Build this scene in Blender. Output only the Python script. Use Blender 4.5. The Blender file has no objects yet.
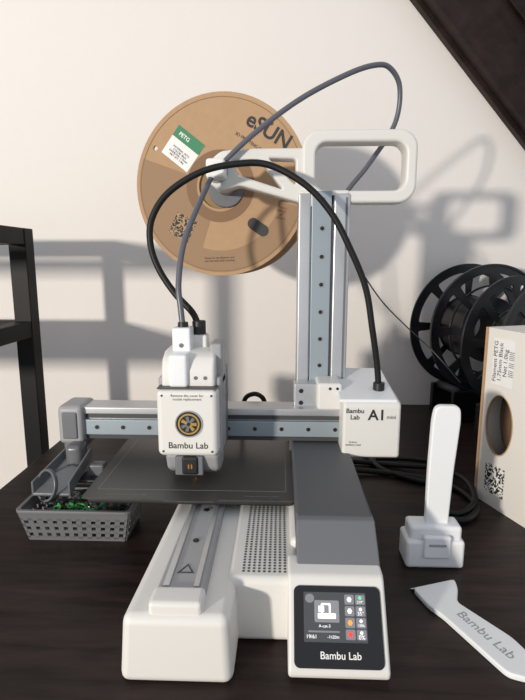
import bpy, bmesh, math, random
from mathutils import Matrix, Vector
random.seed(4)
S=.001
I4=Matrix.Identity(4)
sc=bpy.context.scene
sc.view_settings.view_transform='Standard'
# ------------------------------------------------------------ materials
def mat(name,col,rough=.5,metal=0.,emit=None,noise=None,bump=0,bscale=200,trans=0,spec=.5):
    m=bpy.data.materials.new(name);m.use_nodes=True
    nt=m.node_tree;b=nt.nodes['Principled BSDF']
    b.inputs['Base Color'].default_value=(*col,1)
    b.inputs['Roughness'].default_value=rough;b.inputs['Metallic'].default_value=metal
    b.inputs['Specular IOR Level'].default_value=spec
    if trans: b.inputs['Transmission Weight'].default_value=trans
    if emit:
        b.inputs['Emission Color'].default_value=(*emit[0],1);b.inputs['Emission Strength'].default_value=emit[1]
    tc=nt.nodes.new('ShaderNodeTexCoord')
    n=nt.nodes.new('ShaderNodeTexNoise');n.inputs['Scale'].default_value=bscale;n.inputs['Detail'].default_value=4
    nt.links.new(tc.outputs['Object'],n.inputs['Vector'])
    if noise:
        r=nt.nodes.new('ShaderNodeMix');r.data_type='RGBA'
        r.inputs[6].default_value=(*col,1);r.inputs[7].default_value=(*noise,1)
        nt.links.new(n.outputs['Fac'],r.inputs[0]);nt.links.new(r.outputs[2],b.inputs['Base Color'])
    if bump:
        bp=nt.nodes.new('ShaderNodeBump');bp.inputs['Strength'].default_value=bump;bp.inputs['Distance'].default_value=.0005
        nt.links.new(n.outputs['Fac'],bp.inputs['Height']);nt.links.new(bp.outputs['Normal'],b.inputs['Normal'])
    return m
WHITE=mat('plastic_white',(.74,.725,.69),.42,bump=.05,bscale=900)
WHITE2=mat('plastic_pure_white',(.84,.85,.86),.35,bump=.03,bscale=900)
LGREY=mat('plastic_light_grey',(.34,.34,.35),.45)
GREY=mat('plastic_space_grey',(.095,.098,.108),.5,bump=.05,bscale=900,spec=.3)
GREYL=mat('plastic_mid_grey',(.16,.165,.18),.5,spec=.3)
DGREY=mat('plastic_dark_grey',(.06,.06,.065),.5)
BLACK=mat('plastic_black',(.012,.012,.013),.4)
RUB=mat('cable_black',(.009,.009,.009),.5,spec=.3)
TUBE=mat('tube_grey',(.11,.115,.14),.35)
ALU=mat('aluminium',(.62,.63,.64),.35,.75,noise=(.56,.57,.58),bscale=60)
RAIL=mat('rail_steel',(.33,.39,.43),.42,.35)
SCREW=mat('screw_dark',(.05,.05,.05),.35,.8)
CARD=mat('cardboard',(.44,.275,.155),.85,noise=(.50,.325,.19),bump=.15,bscale=120)
CARDD=mat('cardboard_print',(.25,.15,.085),.85)
CARDM=mat('cardboard_print_mid',(.345,.22,.13),.85)
CARDG=mat('cardboard_edge',(.30,.2,.11),.9)
INK=mat('ink_black',(.02,.02,.02),.6)
LABW=mat('label_white',(.85,.85,.83),.6)
LABG=mat('label_green',(.03,.22,.10),.6)
GLASS=mat('screen_glass',(.012,.012,.014),.12)
LCD=mat('lcd_dark',(.05,.05,.055),.2,emit=((.05,.055,.06),.5))
LCDB=mat('lcd_button',(.15,.15,.16),.2,emit=((.18,.18,.2),.6))
LCDW=mat('lcd_white',(.8,.8,.8),.3,emit=((.8,.85,.9),.6))
LCDO=mat('lcd_orange',(.8,.3,.05),.3,emit=((1,.35,.05),.6))
LEDO=mat('led_orange_dim',(.35,.16,.05),.4)
LCDR=mat('lcd_red',(.8,.05,.05),.3,emit=((1,.05,.05),.6))
LCDC=mat('lcd_green',(.1,.7,.3),.3,emit=((.1,.8,.3),.6))
GOLD=mat('gold',(.65,.42,.12),.35,.8)
PLATE=mat('pei_plate',(.060,.056,.054),.38,.35,noise=(.085,.08,.075),bump=.2,bscale=1500)
PLATEL=mat('plate_marking',(.17,.165,.16),.5)
HEAT=mat('heater_black',(.02,.02,.02),.6)
BASK=mat('basket_grey',(.16,.16,.17),.5)
CLIP=mat('printed_grey',(.13,.135,.145),.3,bump=.2,bscale=500)
GREEN=mat('filament_green',(.03,.24,.05),.4)
FIL=mat('filament_grey',(.10,.105,.12),.35)
FILD=mat('filament_dark',(.010,.010,.011),.4)
SPB=mat('spool_black',(.010,.010,.012),.3)
STEEL=mat('rack_black',(.008,.007,.007),.5,spec=.2)
BOXW=mat('box_white',(.80,.765,.71),.6)
def wood(name,c1,c2,sx,rough,spec=.5):
    m=bpy.data.materials.new(name);m.use_nodes=True;nt=m.node_tree;b=nt.nodes['Principled BSDF']
    tc=nt.nodes.new('ShaderNodeTexCoord');mp=nt.nodes.new('ShaderNodeMapping');mp.inputs['Scale'].default_value=sx
    n=nt.nodes.new('ShaderNodeTexNoise');n.inputs['Scale'].default_value=10;n.inputs['Detail'].default_value=9;n.inputs['Roughness'].default_value=.65;n.inputs['Distortion'].default_value=.4
    cr=nt.nodes.new('ShaderNodeValToRGB');cr.color_ramp.elements[0].position=.35;cr.color_ramp.elements[1].position=.72
    cr.color_ramp.elements[0].color=(*c1,1);cr.color_ramp.elements[1].color=(*c2,1)
    bp=nt.nodes.new('ShaderNodeBump');bp.inputs['Strength'].default_value=.25;bp.inputs['Distance'].default_value=.0006
    L=nt.links.new
    L(tc.outputs['Object'],mp.inputs['Vector']);L(mp.outputs['Vector'],n.inputs['Vector']);L(n.outputs['Fac'],cr.inputs['Fac'])
    L(cr.outputs['Color'],b.inputs['Base Color']);L(n.outputs['Fac'],bp.inputs['Height']);L(bp.outputs['Normal'],b.inputs['Normal'])
    b.inputs['Roughness'].default_value=rough;b.inputs['Specular IOR Level'].default_value=spec
    return m
TABLE=wood('table_wood',(.009,.0055,.005),(.040,.023,.019),(1.2,9,9),.42,.22)
BEAMW=wood('rafter_wood',(.010,.006,.005),(.035,.02,.017),(2,2,2),.5,.2)
FLOORW=wood('floor_wood',(.12,.07,.04),(.25,.16,.10),(1,6,1),.5)
WALL=mat('wall_paint',(.86,.815,.77),.9,noise=(.88,.835,.79),bump=.35,bscale=90)
def qrmat(name,n):
    m=bpy.data.materials.new(name);m.use_nodes=True;nt=m.node_tree;b=nt.nodes['Principled BSDF']
    tc=nt.nodes.new('ShaderNodeTexCoord');v=nt.nodes.new('ShaderNodeVectorMath');v.operation='SCALE';v.inputs['Scale'].default_value=n
    fl=nt.nodes.new('ShaderNodeVectorMath');fl.operation='FLOOR'
    w=nt.nodes.new('ShaderNodeTexWhiteNoise');w.noise_dimensions='2D'
    g=nt.nodes.new('ShaderNodeMath');g.operation='GREATER_THAN';g.inputs[1].default_value=.5
    mx=nt.nodes.new('ShaderNodeMix');mx.data_type='RGBA';mx.inputs[6].default_value=(.02,.02,.02,1);mx.inputs[7].default_value=(.8,.78,.75,1) if name=='qr_white' else (.42,.27,.15,1)
    L=nt.links.new
    L(tc.outputs['UV'],v.inputs[0]);L(v.outputs[0],fl.inputs[0]);L(fl.outputs[0],w.inputs['Vector']);L(w.outputs['Value'],g.inputs[0]);L(g.outputs[0],mx.inputs[0]);L(mx.outputs[2],b.inputs['Base Color'])
    b.inputs['Roughness'].default_value=.7
    return m
QRW=qrmat('qr_white',19);QRC=qrmat('qr_card',21)
# ------------------------------------------------------------ helpers (all lengths in mm)
CUR=[None]
def group(name,loc=(0,0,0)):
    e=bpy.data.objects.new(name,None);sc.collection.objects.link(e)
    e.location=Vector(loc)*S;e.empty_display_size=.02
    bpy.context.view_layer.update();CUR[0]=e;return e
def adopt(o,name,m,M=I4):
    o.name=name
    if m is not None:
        o.data.materials.clear();o.data.materials.append(m)
    Mm=M.copy();Mm.translation=Mm.translation*S
    o.matrix_world=Mm
    p=CUR[0]
    if p:
        o.parent=p;o.matrix_parent_inverse=p.matrix_world.inverted()
    return o
def newmesh(verts,faces,name,m,M=I4,smooth=False):
    me=bpy.data.meshes.new(name);me.from_pydata([Vector(v)*S for v in verts],[],faces);me.update()
    o=bpy.data.objects.new(name,me);sc.collection.objects.link(o)
    if smooth:
        for p in me.polygons:p.use_smooth=True
    return adopt(o,name,m,M)
def bev(o,w,seg=3):
    if w>0:
        b=o.modifiers.new('bev','BEVEL');b.width=w*S;b.segments=seg;b.limit_method='ANGLE';b.angle_limit=math.radians(35);b.harden_normals=False
        for p in o.data.polygons:p.use_smooth=True
        w2=o.modifiers.new('wn','WEIGHTED_NORMAL')
    return o
def box(name,x0,x1,y0,y1,z0,z1,m,bw=0,M=I4,seg=3):
    v=[(x,y,z) for x in(x0,x1) for y in(y0,y1) for z in(z0,z1)]
    f=[(0,1,3,2),(4,6,7,5),(0,4,5,1),(2,3,7,6),(0,2,6,4),(1,5,7,3)]
    return bev(newmesh(v,f,name,m,M),bw,seg)
def hexa(name,b,t,m,bw=0,M=I4,seg=3):
    v=list(b)+list(t);f=[(3,2,1,0),(4,5,6,7),(0,1,5,4),(1,2,6,5),(2,3,7,6),(3,0,4,7)]
    return bev(newmesh(v,f,name,m,M),bw,seg)
def prismx(name,prof,x0,x1,m,bw=0,M=I4):
    n=len(prof);v=[(x0,*p) for p in prof]+[(x1,*p) for p in prof]
    f=[tuple(range(n))[::-1],tuple(range(n,2*n))]+[(i,(i+1)%n,n+(i+1)%n,n+i) for i in range(n)]
    o=newmesh(v,f,name,m,M)
    bm=bmesh.new();bm.from_mesh(o.data);bmesh.ops.recalc_face_normals(bm,faces=bm.faces);bm.to_mesh(o.data);bm.free()
    return bev(o,bw)
def rrect(x0,x1,y0,y1,r,n=6):
    p=[]
    for cx,cy,a in((x1-r,y1-r,0),(x0+r,y1-r,90),(x0+r,y0+r,180),(x1-r,y0+r,270)):
        for i in range(n+1):
            t=math.radians(a+90*i/n);p.append((cx+r*math.cos(t),cy+r*math.sin(t)))
    return p
def circ(cx,cy,rx,ry=None,n=40):
    ry=ry or rx
    return [(cx+rx*math.cos(2*math.pi*i/n),cy+ry*math.sin(2*math.pi*i/n)) for i in range(n)]
def rpoly(pts,r,n=5):
    out=[];N=len(pts)
    for i in range(N):
        p=Vector(pts[i]);a=Vector(pts[i-1]);b=Vector(pts[(i+1)%N])
        da=(a-p);db=(b-p);rr=min(r,da.length*.45,db.length*.45)
        s=p+da.normalized()*rr;e=p+db.normalized()*rr
        for k in range(n+1):
            t=k/n;q=s*(1-t)**2+p*2*t*(1-t)+e*t*t;out.append((q.x,q.y))
    return out
def shape(name,loops,depth,m,M=I4,bw=0):
    cu=bpy.data.curves.new(name,'CURVE');cu.dimensions='2D';cu.fill_mode='BOTH'
    cu.extrude=max(depth/2-bw,0)*S;cu.bevel_depth=bw*S;cu.bevel_resolution=2;cu.offset=-bw*S
    for lp in loops:
        s=cu.splines.new('POLY');s.points.add(len(lp)-1);s.use_cyclic_u=True
        for i,(x,y) in enumerate(lp): s.points[i].co=(x*S,y*S,0,1)
    o=bpy.data.objects.new(name,cu);sc.collection.objects.link(o)
    dg=bpy.context.evaluated_depsgraph_get();me=bpy.data.meshes.new_from_object(o.evaluated_get(dg))
    bpy.data.objects.remove(o)
    o=bpy.data.objects.new(name,me);sc.collection.objects.link(o)
    return adopt(o,name,m,M)
def XZ(y):
    return Matrix.Translation((0,y,0))@Matrix.Rotation(math.pi/2,4,'X')
def cyl(name,c,r,h,m,axis='Z',M=I4,r2=None,n=40,bw=0):
    bm=bmesh.new();bmesh.ops.create_cone(bm,cap_ends=True,segments=n,radius1=r*S,radius2=(r if r2 is None else r2)*S,depth=h*S)
    me=bpy.data.meshes.new(name);bm.to_mesh(me);bm.free()
    for p in me.polygons:
        if len(p.vertices)==4:p.use_smooth=True
    R={'Z':I4,'Y':Matrix.Rotation(math.pi/2,4,'X'),'X':Matrix.Rotation(math.pi/2,4,'Y')}[axis]
    o=bpy.data.objects.new(name,me);sc.collection.objects.link(o)
    adopt(o,name,m,M@Matrix.Translation(c)@R)
    if bw: bev(o,bw)
    return o
def tube(name,pts,r,m,M=I4,cyclic=False,res=14):
    cu=bpy.data.curves.new(name,'CURVE');cu.dimensions='3D';cu.bevel_depth=r*S;cu.bevel_resolution=4;cu.use_fill_caps=True
    P=[Vector(p) for p in pts];N=len(P);out=[]
    rng=range(N if cyclic else N-1)
    for i in rng:
        p0=P[(i-1)%N] if (cyclic or i>0) else P[0]*2-P[1]
        p1=P[i];p2=P[(i+1)%N];p3=P[(i+2)%N] if (cyclic or i+2<N) else P[-1]*2-P[-2]
        for k in range(res):
            t=k/res
            out.append(.5*((2*p1)+(p2-p0)*t+(2*p0-5*p1+4*p2-p3)*t*t+(3*p1-p0-3*p2+p3)*t**3))
    if not cyclic: out.append(P[-1])
    s=cu.splines.new('POLY');s.points.add(len(out)-1);s.use_cyclic_u=cyclic
    for i,q in enumerate(out): s.points[i].co=(*(q*S),1)
    o=bpy.data.objects.new(name,cu);sc.collection.objects.link(o)
    dg=bpy.context.evaluated_depsgraph_get();me=bpy.data.meshes.new_from_object(o.evaluated_get(dg))
    bpy.data.objects.remove(o)
    for p in me.polygons:p.use_smooth=True
    o=bpy.data.objects.new(name,me);sc.collection.objects.link(o)
    return adopt(o,name,m,M)
def text(name,body,w,m,M,thick=.15,bold=0,al='CENTER'):
    cu=bpy.data.curves.new(name,'FONT');cu.body=body;cu.align_x=al;cu.align_y='CENTER';cu.size=1;cu.offset=bold
    o=bpy.data.objects.new(name,cu);sc.collection.objects.link(o);bpy.context.view_layer.update()
    k=w*S/max(o.dimensions.x,1e-6);cu.size=k;cu.offset=bold*k;cu.extrude=thick*S
    dg=bpy.context.evaluated_depsgraph_get();dg.update();me=bpy.data.meshes.new_from_object(o.evaluated_get(dg))
    bpy.data.objects.remove(o)
    o=bpy.data.objects.new(name,me);sc.collection.objects.link(o)
    return adopt(o,name,m,M)
def quad(name,w,h,m,M):
    o=newmesh([(-w/2,-h/2,0),(w/2,-h/2,0),(w/2,h/2,0),(-w/2,h/2,0)],[(0,1,2,3)],name,m,M)
    uv=o.data.uv_layers.new(name='UVMap')
    for i,c in enumerate([(0,0),(1,0),(1,1),(0,1)]): uv.data[i].uv=c
    return o
def F(x,y,z,rz=0):
    return Matrix.Translation((x,y,z))@Matrix.Rotation(math.pi/2,4,'X')@Matrix.Rotation(math.radians(rz),4,'Z')
def discs(name,pts,r,h,m,axis,M=I4,n=12):
    bm=bmesh.new()
    R={'Z':I4,'Y':Matrix.Rotation(math.pi/2,4,'X')}[axis]
    for p in pts:
        bmesh.ops.create_cone(bm,cap_ends=True,segments=n,radius1=r*S,radius2=r*S,depth=h*S,matrix=Matrix.Translation(Vector(p)*S)@R)
    me=bpy.data.meshes.new(name);bm.to_mesh(me);bm.free()
    o=bpy.data.objects.new(name,me);sc.collection.objects.link(o);return adopt(o,name,m,M)

# ------------------------------------------------------------ room
CUR[0]=None
box('wall_back',-2000,2000,860,900,-750,1900,WALL)
box('floor',-2000,2000,-1500,900,-800,-750,FLOORW)
d=Vector((192,-219)).normalized()
group('sloping_roof_beam',(291,845,528))
p0=Vector((195,638))
ang=math.atan2(d.y,d.x)
Mb=Matrix.Translation((p0.x,859,p0.y))@Matrix.Rotation(-ang,4,'Y')
box('timber',-700,900,-38,0,6,126,BEAMW,2,Mb)
box('edge_board',-700,900,-14,0,-1,7,BEAMW,1,Mb)
box('groove_strip',-700,900,-46,-36,84,92,BEAMW,1,Mb)
# ------------------------------------------------------------ table
group('wooden_table',(200,480,-750))
box('table_top',-306,900,60,858,-34,0,TABLE,1.5)
for i,(x,y) in enumerate([(-270,100),(860,100),(-270,810),(860,810)]):
    box('leg_%d'%i,x-30,x+30,y-30,y+30,-750,-34,TABLE,2)
# ------------------------------------------------------------ rack at left
group('metal_shelf_rack',(-560,540,-750))
for i,(x,y) in enumerate([(-358,700),(-760,700),(-358,370),(-760,370)]):
    box('post_%d'%i,x-12,x+12,y-12,y+12,-750,290,STEEL,1)
for i,z in enumerate([279,152,-150,-500]):
    box('shelf_rail_back_%d'%i,-770,-350,690,711,z-11,z+11,STEEL,1)
    box('shelf_rail_front_%d'%i,-770,-350,359,381,z-11,z+11,STEEL,1)
    box('shelf_rail_side_%d'%i,-369,-347,370,700,z-11,z+11,STEEL,1)
    box('shelf_rail_far_%d'%i,-771,-749,370,700,z-11,z+11,STEEL,1)
    if i: box('shelf_board_%d'%i,-752,-366,378,694,z-4,z+6,STEEL,.5)
# ------------------------------------------------------------ 3D printer
group('desktop_3d_printer',(-10,420,0))
hexa('base_foot',[(-94,256,0),(-26,256,0),(-22,590,0),(-84,590,0)],[(-91,257,44),(-28,257,44),(-24,590,45),(-80,590,45)],WHITE,6,seg=5)
box('base_middle',-34,14,292,590,0,46,WHITE,5)
box('base_right',8,70,330,590,0,52,WHITE,5)
hexa('bed_rail_channel',[(-76,276,42),(-44,276,42),(-44,560,42),(-70,560,42)],[(-74,276,49),(-45,276,49),(-45,560,49),(-69,560,49)],LGREY,1)
box('rail_strip_left',-71,-67,278,560,47,50.2,ALU,.3);box('rail_strip_right',-52,-48.5,278,560,47,50.2,ALU,.3)
discs('rail_screws',[(-59,330,49.2),(-58,375,49.2)],2.2,1.2,SCREW,'Z')
shape('rail_arrow',[[(-65,292),(-54,292),(-59.5,302)],[(-63.3,293),(-55.7,293),(-59.5,300)]],.3,DGREY,Matrix.Translation((0,0,49.2)))
box('rail_end_block',-76,-44,260,277,38,51,WHITE,3)
pts=[]
for j in range(34):
    for i in range(9):
        pts.append((-23+i*3.4,300+j*3.2,46.05))
discs('vent_holes',pts,.95,.4,DGREY,'Z',n=8)
prismx('screen_housing',[(266,0),(259,5),(259,9),(288,49),(292,51.5),(312,51.5),(312,0)],6,66,WHITE,3)
prismx('grey_cover_front',[(300,40),(300,51),(324,70),(335,70),(335,40)],12,66,GREYL,1.2)  # lighter grey than the top: brighter light on this slope put into the colour
box('grey_cover_top',12,66,328,490,44,70.5,GREY,2.5)
box('grey_cover_foot',10,72,485,560,0,71,GREY,2)
vy=Vector((0,29,40)).normalized();nz=Vector((0,-vy.z,vy.y))
Ms=Matrix(((1,0,0,6),(0,vy.y,nz.y,259),(0,vy.z,nz.z,9),(0,0,0,1)))
def SM(u,v,n=0): return Ms@Matrix.Translation((u,v,n))
shape('screen_glass',[rrect(3.5,56.5,2,46,3.5)],1.2,GLASS,SM(0,0,.3))
shape('lcd_panel',[rrect(9.5,47.5,15.5,42.5,.6)],.2,LCD,SM(0,0,1.0))
shape('lcd_status_bar',[rrect(10.5,16,36.5,41.5,2.4)],.1,LCDB,SM(0,0,1.15))
shape('lcd_preview',[rrect(16,31,26,38,.8)],.1,mat('lcd_preview_bg',(.2,.2,.22),.3,emit=((.2,.21,.23),.4)),SM(0,0,1.13))
shape('lcd_preview_model',[rrect(18,29,28,31,.6)],.1,LCDW,SM(0,0,1.2))
shape('lcd_preview_frame',[rrect(20,26,31,36.5,.8),rrect(21.2,24.8,31,35.4,.4)],.1,LCDW,SM(0,0,1.2))
shape('lcd_preview_head',[rrect(18.5,22,31.5,35,.4)],.1,LCDW,SM(0,0,1.22))
shape('lcd_progress',[rrect(12,31,20.6,21.6,.4)],.1,LCDB,SM(0,0,1.2))
text('lcd_time','-1h20m',7,LCDW,SM(27,18.3,1.2),.05);text('lcd_percent','19/61',5.5,LCDW,SM(14,18.3,1.2),.05)
text('lcd_file','A-cat-3',7,LCDW,SM(22,24,1.2),.05)
for j in range(4):
    for i in range(2):
        x=34.5+i*6.6;y=17+j*6.3
        shape('lcd_button_%d'%(j*2+i),[rrect(x,x+5.8,y,y+5.5,.8)],.1,LCDB,SM(0,0,1.15))
        mm=[LCDR,LCDW,LCDO,LCDW,LCDW,LCDW,LCDW,LCDC][j*2+i]
        if i==0:
            shape('lcd_icon_%d'%(j*2+i),[circ(x+2.9,y+2.8,1.5,1.6,6)],.1,mm,SM(0,0,1.25))
        else:
            shape('lcd_icon_%d'%(j*2+i),[circ(x+2.9,y+3.8,1.0,1.0,8)],.1,mm,SM(0,0,1.25))
            text('lcd_value_%d'%j,['0%','100%','35°','219°'][j],3.6,LCDW,SM(x+2.9,y+1.4,1.25),.04)
text('screen_logo','Bambu Lab',24,LABW,SM(31,8.6,1.0),.05,.01)
box('bed_carriage',-140,-10,400,545,47,51,HEAT,1)
box('heat_bed',-157,12,380,552,50.5,56,HEAT,2)
shape('build_plate',[rpoly([(-160,376),(-95,376),(-92,373),(-52,373),(-49,376),(15,376),(16,556),(-163,556)],4)],1.2,PLATE,Matrix.Translation((0,0,57)))
shape('plate_border_mark',[rrect(-152,6,392,548,1),rrect(-151.2,5.2,392.8,547.2,1)],.1,PLATEL,Matrix.Translation((0,0,57.65)))
text('plate_text','textured pei plate 180',34,PLATEL,Matrix.Translation((-125,383,57.65)),.05)
text('plate_text_right','do not touch the surface',28,PLATEL,Matrix.Translation((-14,383,57.65)),.05)
box('beam_body',-200,66,476,500,72,103,ALU,1)
box('beam_front_groove',-198,62,474.8,477,93,97.5,DGREY)
box('beam_linear_rail',-198,62,472,476,76.5,92,RAIL,.8)
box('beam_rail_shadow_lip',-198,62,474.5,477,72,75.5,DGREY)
box('beam_top_lip',-198,62,472.5,500,97.5,104.5,ALU,1)
discs('beam_screws',[(x,471.9,84.5) for x in range(-180,60,26)],2,1.2,SCREW,'Y')
discs('beam_screw_rings',[(x,472.1,84.5) for x in range(-180,60,26)],2.9,.6,LGREY,'Y',n=18)
box('idler_cap',-217,-192,466,504,68,107,LGREY,5)
box('idler_cap_plate',-212,-197,464.5,468,74,101,GREYL,2)
box('idler_lower',-214,-194,470,500,60,70,GREYL,3)
box('column_core',22,61,508,538,60,312,ALU,1)
box('column_left_strip',17,29,503,540,60,310,ALU,1.5)
box('column_mid_rail',30,49,502.5,510,60,312,RAIL,.8)
box('column_right_strip',51,67,503,540,60,310,ALU,2)
box('column_right_groove',62.2,64.2,502.3,504,60,306,GREYL)
box('column_gap',49,51,504,509,60,308,DGREY)
discs('column_screws',[(40,502.2,z) for z in range(142,310,27)],2,1.4,SCREW,'Y')
discs('column_screw_rings',[(40,502.4,z) for z in range(142,310,27)],3,.6,LGREY,'Y',n=18)
box('column_base',10,76,500,552,0,75,GREY,2)
box('z_carriage',14,50,484,504,103,127,ALU,1.5)
discs('z_carriage_screws',[(21,483.6,120),(43,483.6,120),(21,483.6,108),(43,483.6,108)],2.2,1.2,SCREW,'Y')
box('z_carriage_white',36,60,470,505,104,131,WHITE,3)
discs('bracket_screws',[(48,469.6,126),(55,469.6,126)],1.3,1,SCREW,'Y')
shape('top_handle',[rrect(20,129,301,368,17,8),rrect(33,118.5,312.5,357,11,8)],24,WHITE,XZ(517),2.5)
box('handle_mount',18,66,504,540,297,313,WHITE,2.5)
arm=[rpoly([(24,352),(-30,352),(-58,350),(-72,338),(-72,322),(-58,312),(-40,318),(24,300)],5),
     rpoly([(14,342),(-12,343),(14,318)],3),rpoly([(-20,341),(-46,341),(-42,328),(2,314)],3)]
shape('spool_arm',arm,20,WHITE,XZ(517),2)
cyl('spool_arm_pivot',(-62,520,331),11,30,LGREY,'Y',bw=1.5)
cyl('spool_spindle',(-62,570,330),11,96,LGREY,'Y',bw=1)
cyl('spool_spindle_cap',(-62,597,326),20,10,GREYL,'Y',bw=1.5)
box('tube_clip',-70,-52,488,508,322,340,LABW,3)
prismx('drive_box',[(447,66),(447,117),(452,120),(540,128),(540,66)],58,111,WHITE,3)
prismx('drive_box_lid',[(450,117.5),(450,121),(535,133),(535,126)],55,108,WHITE2,1.2)
box('drive_box_rear',62,100,535,552,70,120,GREYL,2)
text('drive_logo','Bambu\nLab',16,INK,F(69,446.8,108),.08,.015)
text('drive_model','A1',14,INK,F(89,446.8,107),.08,.02)
text('drive_model_small','mini',8,INK,F(102,446.8,105.5),.08)
text('drive_note','0.4mm\nstainless steel',14,INK,F(68,446.8,80),.05)
cyl('cable_gland',(95,475,127),5.5,9,BLACK,'Z',bw=1)
# tool head
box('head_back_plate',-104,-50,440,474,74,150,GREYL,3)
box('head_side_grey',-103,-49,412,445,80,150,LGREY,3)
box('head_front_cover',-102,-51,399,432,84,142,WHITE,5,seg=5)
prismx('head_top',[(408,140),(408,156),(413,166),(424,171),(448,172),(448,140)],-99,-54,WHITE,3)
box('head_top_ridge',-92,-76,404,430,142,170,WHITE2,3)
discs('head_top_marks',[(-70,407.8,150),(-62,407.8,150)],1.6,.8,GREYL,'Y')
box('head_top_right_grey',-60,-49,420,450,140,177,LGREY,2.5)
box('head_top_seam',-101,-52,400.5,431,142,143.2,DGREY)
prismx('head_nozzle_duct',[(402,85),(408,69),(418,63),(440,63),(446,85)],-97,-51,LGREY,4)
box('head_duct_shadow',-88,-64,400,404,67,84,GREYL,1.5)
box('head_silicone_sock',-82,-68,398.5,412,68,84,BLACK,2)
shape('head_led',[rrect(-.6,.6,-2,2,.5)],1,LEDO,F(-73.5,398.3,76))
shape('head_led_b',[rrect(-.6,.6,-2,2,.5)],1,LEDO,F(-76,398.3,76))
cyl('nozzle',(-74,424,61.5),3,7,GOLD,'Z',r2=3)
shape('head_window',[circ(0,0,11.2)],1.2,BLACK,F(-75,399.2,113))
shape('head_window_ring',[circ(0,0,11.6),circ(0,0,10.6)],1.6,LGREY,F(-75,399,113))
shape('fan_gold_ring',[circ(0,0,9),circ(0,0,7.6)],.6,GOLD,F(-75,398.4,113))
for i in range(7):
    a=i/7*360
    shape('fan_blade_%d'%i,[rpoly([(1.5,-1),(6.5,-1.6),(6.5,1.2),(1.5,1)],.5)],.5,GOLD if i%3==0 else GREYL,F(-75,398.3,113,a))
text('head_logo','Bambu Lab',33,INK,F(-76,398.9,94),.08,.012)
text('head_warning','Remove the cover for\nnozzle replacement',27,INK,F(-76,398.9,135.5),.05)
discs('head_corner_screws',[(-97,399,89),(-97,399,137),(-56,399,137),(-56,399,89)],1,.6,DGREY,'Y')
box('tube_connector',-92,-76,422,440,166,190,WHITE2,2)
discs('connector_mark',[(-84,421.8,175)],2,.5,GREYL,'Y')
cyl('connector_collar',(-84,432,191.5),4.5,5,BLACK,'Z',bw=.6)
box('cable_connector',-78,-64,436,452,168,182,WHITE,2)
cyl('cable_strain_relief',(-72,444,186),6,16,BLACK,'Z',bw=1)
tube('filament_tube',[(-84,432,188),(-86,434,205),(-88,438,228),(-84,450,264),(-70,480,309),(-60,497,331),(-27,500,362),(16,510,395),(60,525,421),(90,540,435),(108,550,436),(121,560,420),(118,565,386),(92,562,346),(70,558,318),(60,556,290)],2.6,TUBE)
tube('head_cable',[(-72,444,186),(-78,448,200),(-95,452,218),(-110,457,240),(-117,460,262),(-115,462,284),(-100,464,306),(-70,466,324),(-36,468,331),(-9,468,329),(22,466,312),(45,466,288),(62,466,258),(78,468,222),(86,470,183),(92,473,150),(95,475,125)],3.0,RUB)
tube('rear_ribbon',[(-40,520,60),(-38,518,98),(-28,515,108),(-18,515,104),(-14,520,90)],2.5,RUB)
# ------------------------------------------------------------ cardboard spool
group('cardboard_filament_spool',(-68,600,330))
SP=Matrix.Translation((-69,600,330))@Matrix.Rotation(math.radians(-8),4,'Z')
def SF(x,z,n=0,rz=0): return SP@Matrix.Translation((x,-n,z))@Matrix.Rotation(math.pi/2,4,'X')@Matrix.Rotation(math.radians(rz),4,'Z')
eye=[circ(88*math.cos(math.radians(a)),88*math.sin(math.radians(a)),2.6,n=14) for a in (48,150,-60,235)]
cap=[]
for k in range(24):
    t=2*math.pi*k/24;cx=7 if math.cos(t)>0 else -7
    x=cx+6.5*math.cos(t);y=6.5*math.sin(t);a=math.radians(-35)
    cap.append((44+x*math.cos(a)-y*math.sin(a),-46+x*math.sin(a)+y*math.cos(a)))
shape('front_flange',[circ(0,0,101,n=96),circ(0,0,25)]+eye,3.5,CARD,SF(0,0),.3)
shape('back_flange',[circ(0,0,101,n=96),circ(0,0,25)]+eye,3.5,CARD,SF(0,0,-58),.3)
cyl('core',(0,29,0),42,55,CARDG,'Y',SP,n=64)
cyl('wound_filament',(0,30,0),82,54,SPB,'Y',SP,n=72)
def arc(r0,r1,a0,a1,n=40):
    A=[math.radians(a0+(a1-a0)*i/n) for i in range(n+1)]
    return [(r1*math.cos(a),r1*math.sin(a)) for a in A]+[(r0*math.cos(a),r0*math.sin(a)) for a in reversed(A)]
shape('printed_lower_field',[arc(40,97,160,252,50)],.2,CARDM,SF(0,0,1.80))
shape('printed_lower_field_b',[arc(72,97,252,345,50)],.2,CARDM,SF(0,0,1.80))
shape('printed_ring',[arc(95.2,96,0,359.9,90)],.2,CARDD,SF(0,0,1.9))
shape('printed_hub_ring',[arc(28,40,0,359.9,60)],.2,CARDD,SF(0,0,1.9))
shape('slot_painted_dark',[cap],.5,INK,SF(0,0,1.9))  # no opening cut here; black capsule paints in the slot's dark inside
text('brand_print','eSUN',54,INK,SF(56,57,2.1,-33),.1,.02)
text('brand_print_sub','3D PRINTING FILAMENT',54,INK,SF(41,42,2.1,-33),.08)
text('brand_print_low','eSUN',36,CARDD,SF(72,-20,2.1,-100),.08,.02)
text('direction_print','Please fix the filament end\ninto the hole after printing',36,INK,SF(-2,-82,2.1,2),.05)
quad('label_white',38,36,LABW,SF(-43,42,2.2,-38))
quad('label_green',38,13,LABG,SF(-36.0,51.2,2.35,-38))
text('label_title','PETG',14,LABW,SF(-41,54.5,2.5,-38),.05,.02)
text('label_lines','MATERIAL: PETG\nCOLOR: Black\nDIAMETER: 1.75mm\nNET WT: 1.0kg',26,INK,SF(-48,35.5,2.5,-38),.05)
quad('qr_code',26,26,QRC,SF(-46,-45,2.2,-28))
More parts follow.
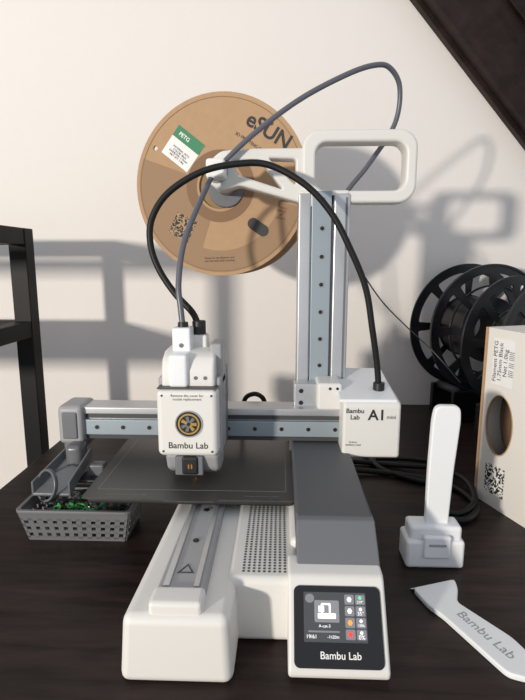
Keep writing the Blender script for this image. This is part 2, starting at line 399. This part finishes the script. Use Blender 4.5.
# ------------------------------------------------------------ black spools on roller stands
def bspool(cx,y,cz,r,rot,fm,nm,frac):
    group(nm,(cx,y,cz-r))
    P=Matrix.Translation((cx,y,cz))@Matrix.Rotation(math.radians(rot),4,'Z')
    def G(n): return P@Matrix.Translation((0,-n,0))@Matrix.Rotation(math.pi/2,4,'X')
    sl=[rpoly(arc(r*.50,r*.86,k*45+5,k*45+40,6),3,3) for k in range(8)]
    for nm2,n_ in(('flange_front',30),('flange_back',-30)):
        shape(nm2,[circ(0,0,r,n=90),circ(0,0,27)]+sl,3,SPB,G(n_),.4)
    shape('flange_rim',[circ(0,0,r,n=90),circ(0,0,r-3.5,n=90)],5,SPB,G(31),.5)
    shape('flange_mid_ring',[circ(0,0,r*.69,n=70),circ(0,0,r*.66,n=70)],3,SPB,G(30),.4)
    shape('hub_ring',[circ(0,0,34),circ(0,0,27)],8,SPB,G(29),.5)
    shape('hub',[circ(0,0,r*frac,n=60),circ(0,0,26)],60,fm,G(0))
    h=cz-r
    for s in(-1,1):
        box('stand_side_%d'%(s+1),-55,55,s*30-4,s*30+4,-r-h,-r+6,SPB,1.5,P)
    box('stand_floor',-55,55,-30,30,-r-h,-r-h+4,SPB,1,P)
    for s in(-1,1):
        cyl('stand_roller_%d'%(s+1),(s*42,0,-r+ (r-math.sqrt(r*r-42*42))-6),6,60,DGREY,'Y',P)
bspool(310,800,143,99,14,FILD,'black_filament_spool',.48)
bspool(341,692,134,92,24,FILD,'black_filament_spool.001',.48)
group('loose_filament_strand',(100,600,100))
tube('strand',[(60,556,285),(72,580,262),(95,610,235),(130,650,195),(170,690,160),(215,700,120),(250,690,80)],.9,FIL)
# ------------------------------------------------------------ filament box
group('filament_box',(215,480,0))
a=Vector((208,511));b=Vector((231,444));e=(b-a).normalized();q=Vector((-e.y,e.x))
if q.x<0:q=-q
L=(b-a).length
Mx=Matrix(((q.x,e.x,0,a.x),(q.y,e.y,0,a.y),(0,0,1,0),(0,0,0,1)))
H=181
Mf=Mx@Matrix(((0,0,-1,0),(1,0,0,0),(0,1,0,0),(0,0,0,1)))
ell=circ(27,86,17,30,40)
shape('side_panel',[[(0,0),(L,0),(L,H),(0,H)],ell],1.5,BOXW,Mf)
shape('side_hole_rim',[circ(27,86,18.2,31.2),circ(27,86,17,30)],2.2,CARD,Mf)
box('back_panel',0,200,-.0,1.5,0,H,BOXW,0,Mx)
box('front_panel',0,200,L-1.5,L,0,H,BOXW,0,Mx)
box('end_panel',198.5,200,0,L,0,H,BOXW,0,Mx)
box('bottom_panel',0,200,0,L,0,1.5,BOXW,0,Mx)
box('top_panel',0,200,0,L,H-1.5,H,BOXW,0,Mx)
cyl('boxed_spool',(104,L/2,92),86,56,CARDD,'Y',Mx,n=60)
shape('cardboard_edge_strip',[[(0,0),(4,0),(4,H),(0,H)]],.4,CARD,Mf@Matrix.Translation((0,0,.9)))
quad('barcode_label',28,46,LABW,Mf@Matrix.Translation((26,149,1.0)))
text('box_label_text','Filament PETG\n1.75mm Black\nNet 1.0kg\n|||| ||| |||||',40,INK,Mf@Matrix.Translation((26,149,1.2))@Matrix.Rotation(math.radians(90),4,'Z'),.03)
quad('box_qr',26,30,QRW,Mf@Matrix.Translation((27,29,1.0)))
# ------------------------------------------------------------ waste basket
group('waste_basket',(-181,427,0))
x0,x1,y0,y1,zt=-229,-131,404,456,30
def wallgrid(nm,A,B,C,D,n):
    A,B,C,D=map(Vector,(A,B,C,D))
    up=(D-A);al=(B-A);nn=al.cross(up).normalized()*1.2
    def pt(s,t): return (A.lerp(B,s)).lerp(D.lerp(C,s),t)
    def bar(s0,s1,t0,t1,i):
        p=[pt(s0,t0),pt(s1,t0),pt(s1,t1),pt(s0,t1)]
        newmesh([v for v in p]+[v+nn for v in p],[(0,1,2,3),(7,6,5,4),(0,4,5,1),(1,5,6,2),(2,6,7,3),(3,7,4,0)],'%s_bar_%d'%(nm,i),BASK)
    bar(0,1,0,.14,0);bar(0,1,.70,1,1);bar(0,1,.27,.37,2);bar(0,1,.49,.59,3)
    for i in range(n+1):
        s=i/n;w=.27/n
        bar(max(0,s-w),min(1,s+w),.08,.78,4+i)
i_=6
wallgrid('front',(x0+i_,y0+i_,0),(x1-i_,y0+i_,0),(x1,y0,zt),(x0,y0,zt),11)
wallgrid('back',(x1-i_,y1-i_,0),(x0+i_,y1-i_,0),(x0,y1,zt),(x1,y1,zt),11)
wallgrid('left',(x0+i_,y1-i_,0),(x0+i_,y0+i_,0),(x0,y0,zt),(x0,y1,zt),6)
wallgrid('right',(x1-i_,y0+i_,0),(x1-i_,y1-i_,0),(x1,y1,zt),(x1,y0,zt),6)
box('basket_floor',x0+i_,x1-i_,y0+i_,y1-i_,0,2,BASK)
shape('basket_lip',[rrect(x0-2.5,x1+2.5,y0-2.5,y1+2.5,6),rrect(x0+1,x1-1,y0+1,y1-1,4)],3,BASK,Matrix.Translation((0,0,zt)),.6)
group('filament_waste_scraps',(-181,427,6))
for i in range(80):
    cx=random.uniform(x0+14,x1-12);cy=random.uniform(y0+9,y1-12);cz=random.uniform(5,29)
    gr=(i%3==0) and cx>-208
    n=random.randint(4,8);pp=[];rr=random.uniform(2.5,6);ph=random.uniform(0,6);tl=random.uniform(-2,2)
    for k in range(n):
        pp.append((cx+rr*math.cos(k*1.3+ph),cy+rr*math.sin(k*1.3+ph)*.8,cz+k*.5+tl*math.sin(k)))
    tube('scrap_%d'%i,pp,random.uniform(.6,1.2),GREEN if gr else (CLIP if i%3==1 else BLACK),res=4)
# purge chute hanging from beam end
group('purge_chute',(-195,470,30))
box('chute_arm',-206,-190,452,472,44,72,CLIP,5)
hexa('chute_slide',[(-226,424,34),(-190,424,34),(-186,466,56),(-210,466,56)],[(-226,424,37),(-190,424,37),(-186,466,59),(-210,466,59)],CLIP,1)
hexa('chute_wall_right',[(-192,424,34),(-190,424,34),(-184,466,56),(-186,466,56)],[(-192,424,48),(-190,424,48),(-184,466,66),(-186,466,66)],CLIP,.6)
hexa('chute_wall_left',[(-226,424,34),(-224,424,34),(-208,466,56),(-210,466,56)],[(-226,424,48),(-224,424,48),(-208,466,66),(-210,466,66)],CLIP,.6)
shape('chute_ring',[circ(0,0,13,15,n=30),circ(0,0,10.8,12.8,n=30)],4,CLIP,Matrix.Translation((-212,426,44))@Matrix.Rotation(math.radians(-28),4,'Z')@Matrix.Rotation(math.radians(76),4,'X'),.6)
box('chute_tray',-190,-158,440,466,40,43,BLACK,1)
box('chute_wiper',-182,-168,450,462,42,54,CLIP,2)
# ------------------------------------------------------------ stick in holder (white)
group('white_tool_in_stand',(125,402,0))
TS=Matrix.Translation((2,-15,0))
box('stand_base',101,148,392,418,0,24,WHITE2,3,TS)
box('stand_block',104,146,395,415,22,35,WHITE2,3,TS)
box('stand_clip',114,136,389.5,395,10,29,WHITE2,2,TS)
box('stand_slot',118,132,389,391,21,23,LGREY,.5,TS)
hs=rpoly([(118,28),(136,28),(138,80),(141,122),(140,134),(121,134),(119,122),(118,80)],7,6)
shape('tool_blade',[hs],7,WHITE2,TS@XZ(405),1.2)
# ------------------------------------------------------------ scraper
group('plastic_scraper',(125,310,0))
sc_o=rpoly([(101,347),(136,359),(135,348),(129,332),(153,298),(160,277),(149,264),(137,268),(114,318),(107,328)],4,4)
shape('scraper_body',[sc_o],4,WHITE2,Matrix.Translation((0,0,2.1)),1)
ang=math.degrees(math.atan2(-68,33))
text('scraper_logo','Bambu Lab',44,LGREY,Matrix.Translation((136,300,4.15))@Matrix.Rotation(math.radians(ang),4,'Z'),.1,.0)
newmesh([(101,347,2.5),(136,359,2.5),(137,363,.3),(100,351,.3)],[(0,1,2,3)],'blade_edge',WHITE2)
# ------------------------------------------------------------ cords
group('power_cord',(170,500,3))
tube('cord_a',[(76,560,6),(110,560,4),(160,545,4),(190,520,4),(198,480,4),(180,452,4),(160,450,4)],3.2,RUB)
tube('cord_b',[(90,590,4),(140,580,4),(185,560,9),(204,530,9),(200,490,9),(188,470,6),(170,462,4),(150,480,4)],3.2,RUB)
tube('cord_c',[(120,600,4),(165,600,4),(192,585,4),(200,560,4),(180,535,4),(150,540,4),(120,570,4),(110,620,4)],3,RUB)
# ------------------------------------------------------------ lights
def area(name,loc,target,size,energy,col):
    l=bpy.data.lights.new(name,'AREA');l.size=size;l.energy=energy;l.color=col
    o=bpy.data.objects.new(name,l);sc.collection.objects.link(o);o.location=loc
    o.rotation_euler=(Vector(target)-Vector(loc)).to_track_quat('-Z','Y').to_euler()
area('window_light',(-1.42,-1.62,.44),(.05,.6,.2),.12,54,(1,.925,.82))
w=bpy.data.worlds.new('world');sc.world=w;w.use_nodes=True
w.node_tree.nodes['Background'].inputs[0].default_value=(.86,.91,1,1)
w.node_tree.nodes['Background'].inputs[1].default_value=.60
# ------------------------------------------------------------ camera
c=bpy.data.cameras.new('camera');co=bpy.data.objects.new('camera',c);sc.collection.objects.link(co)
co.location=(0,0,.246);co.rotation_euler=(math.radians(80),0,.035)
c.sensor_fit='VERTICAL';c.sensor_height=24;c.lens=505/700*24;c.clip_start=.01
sc.camera=co
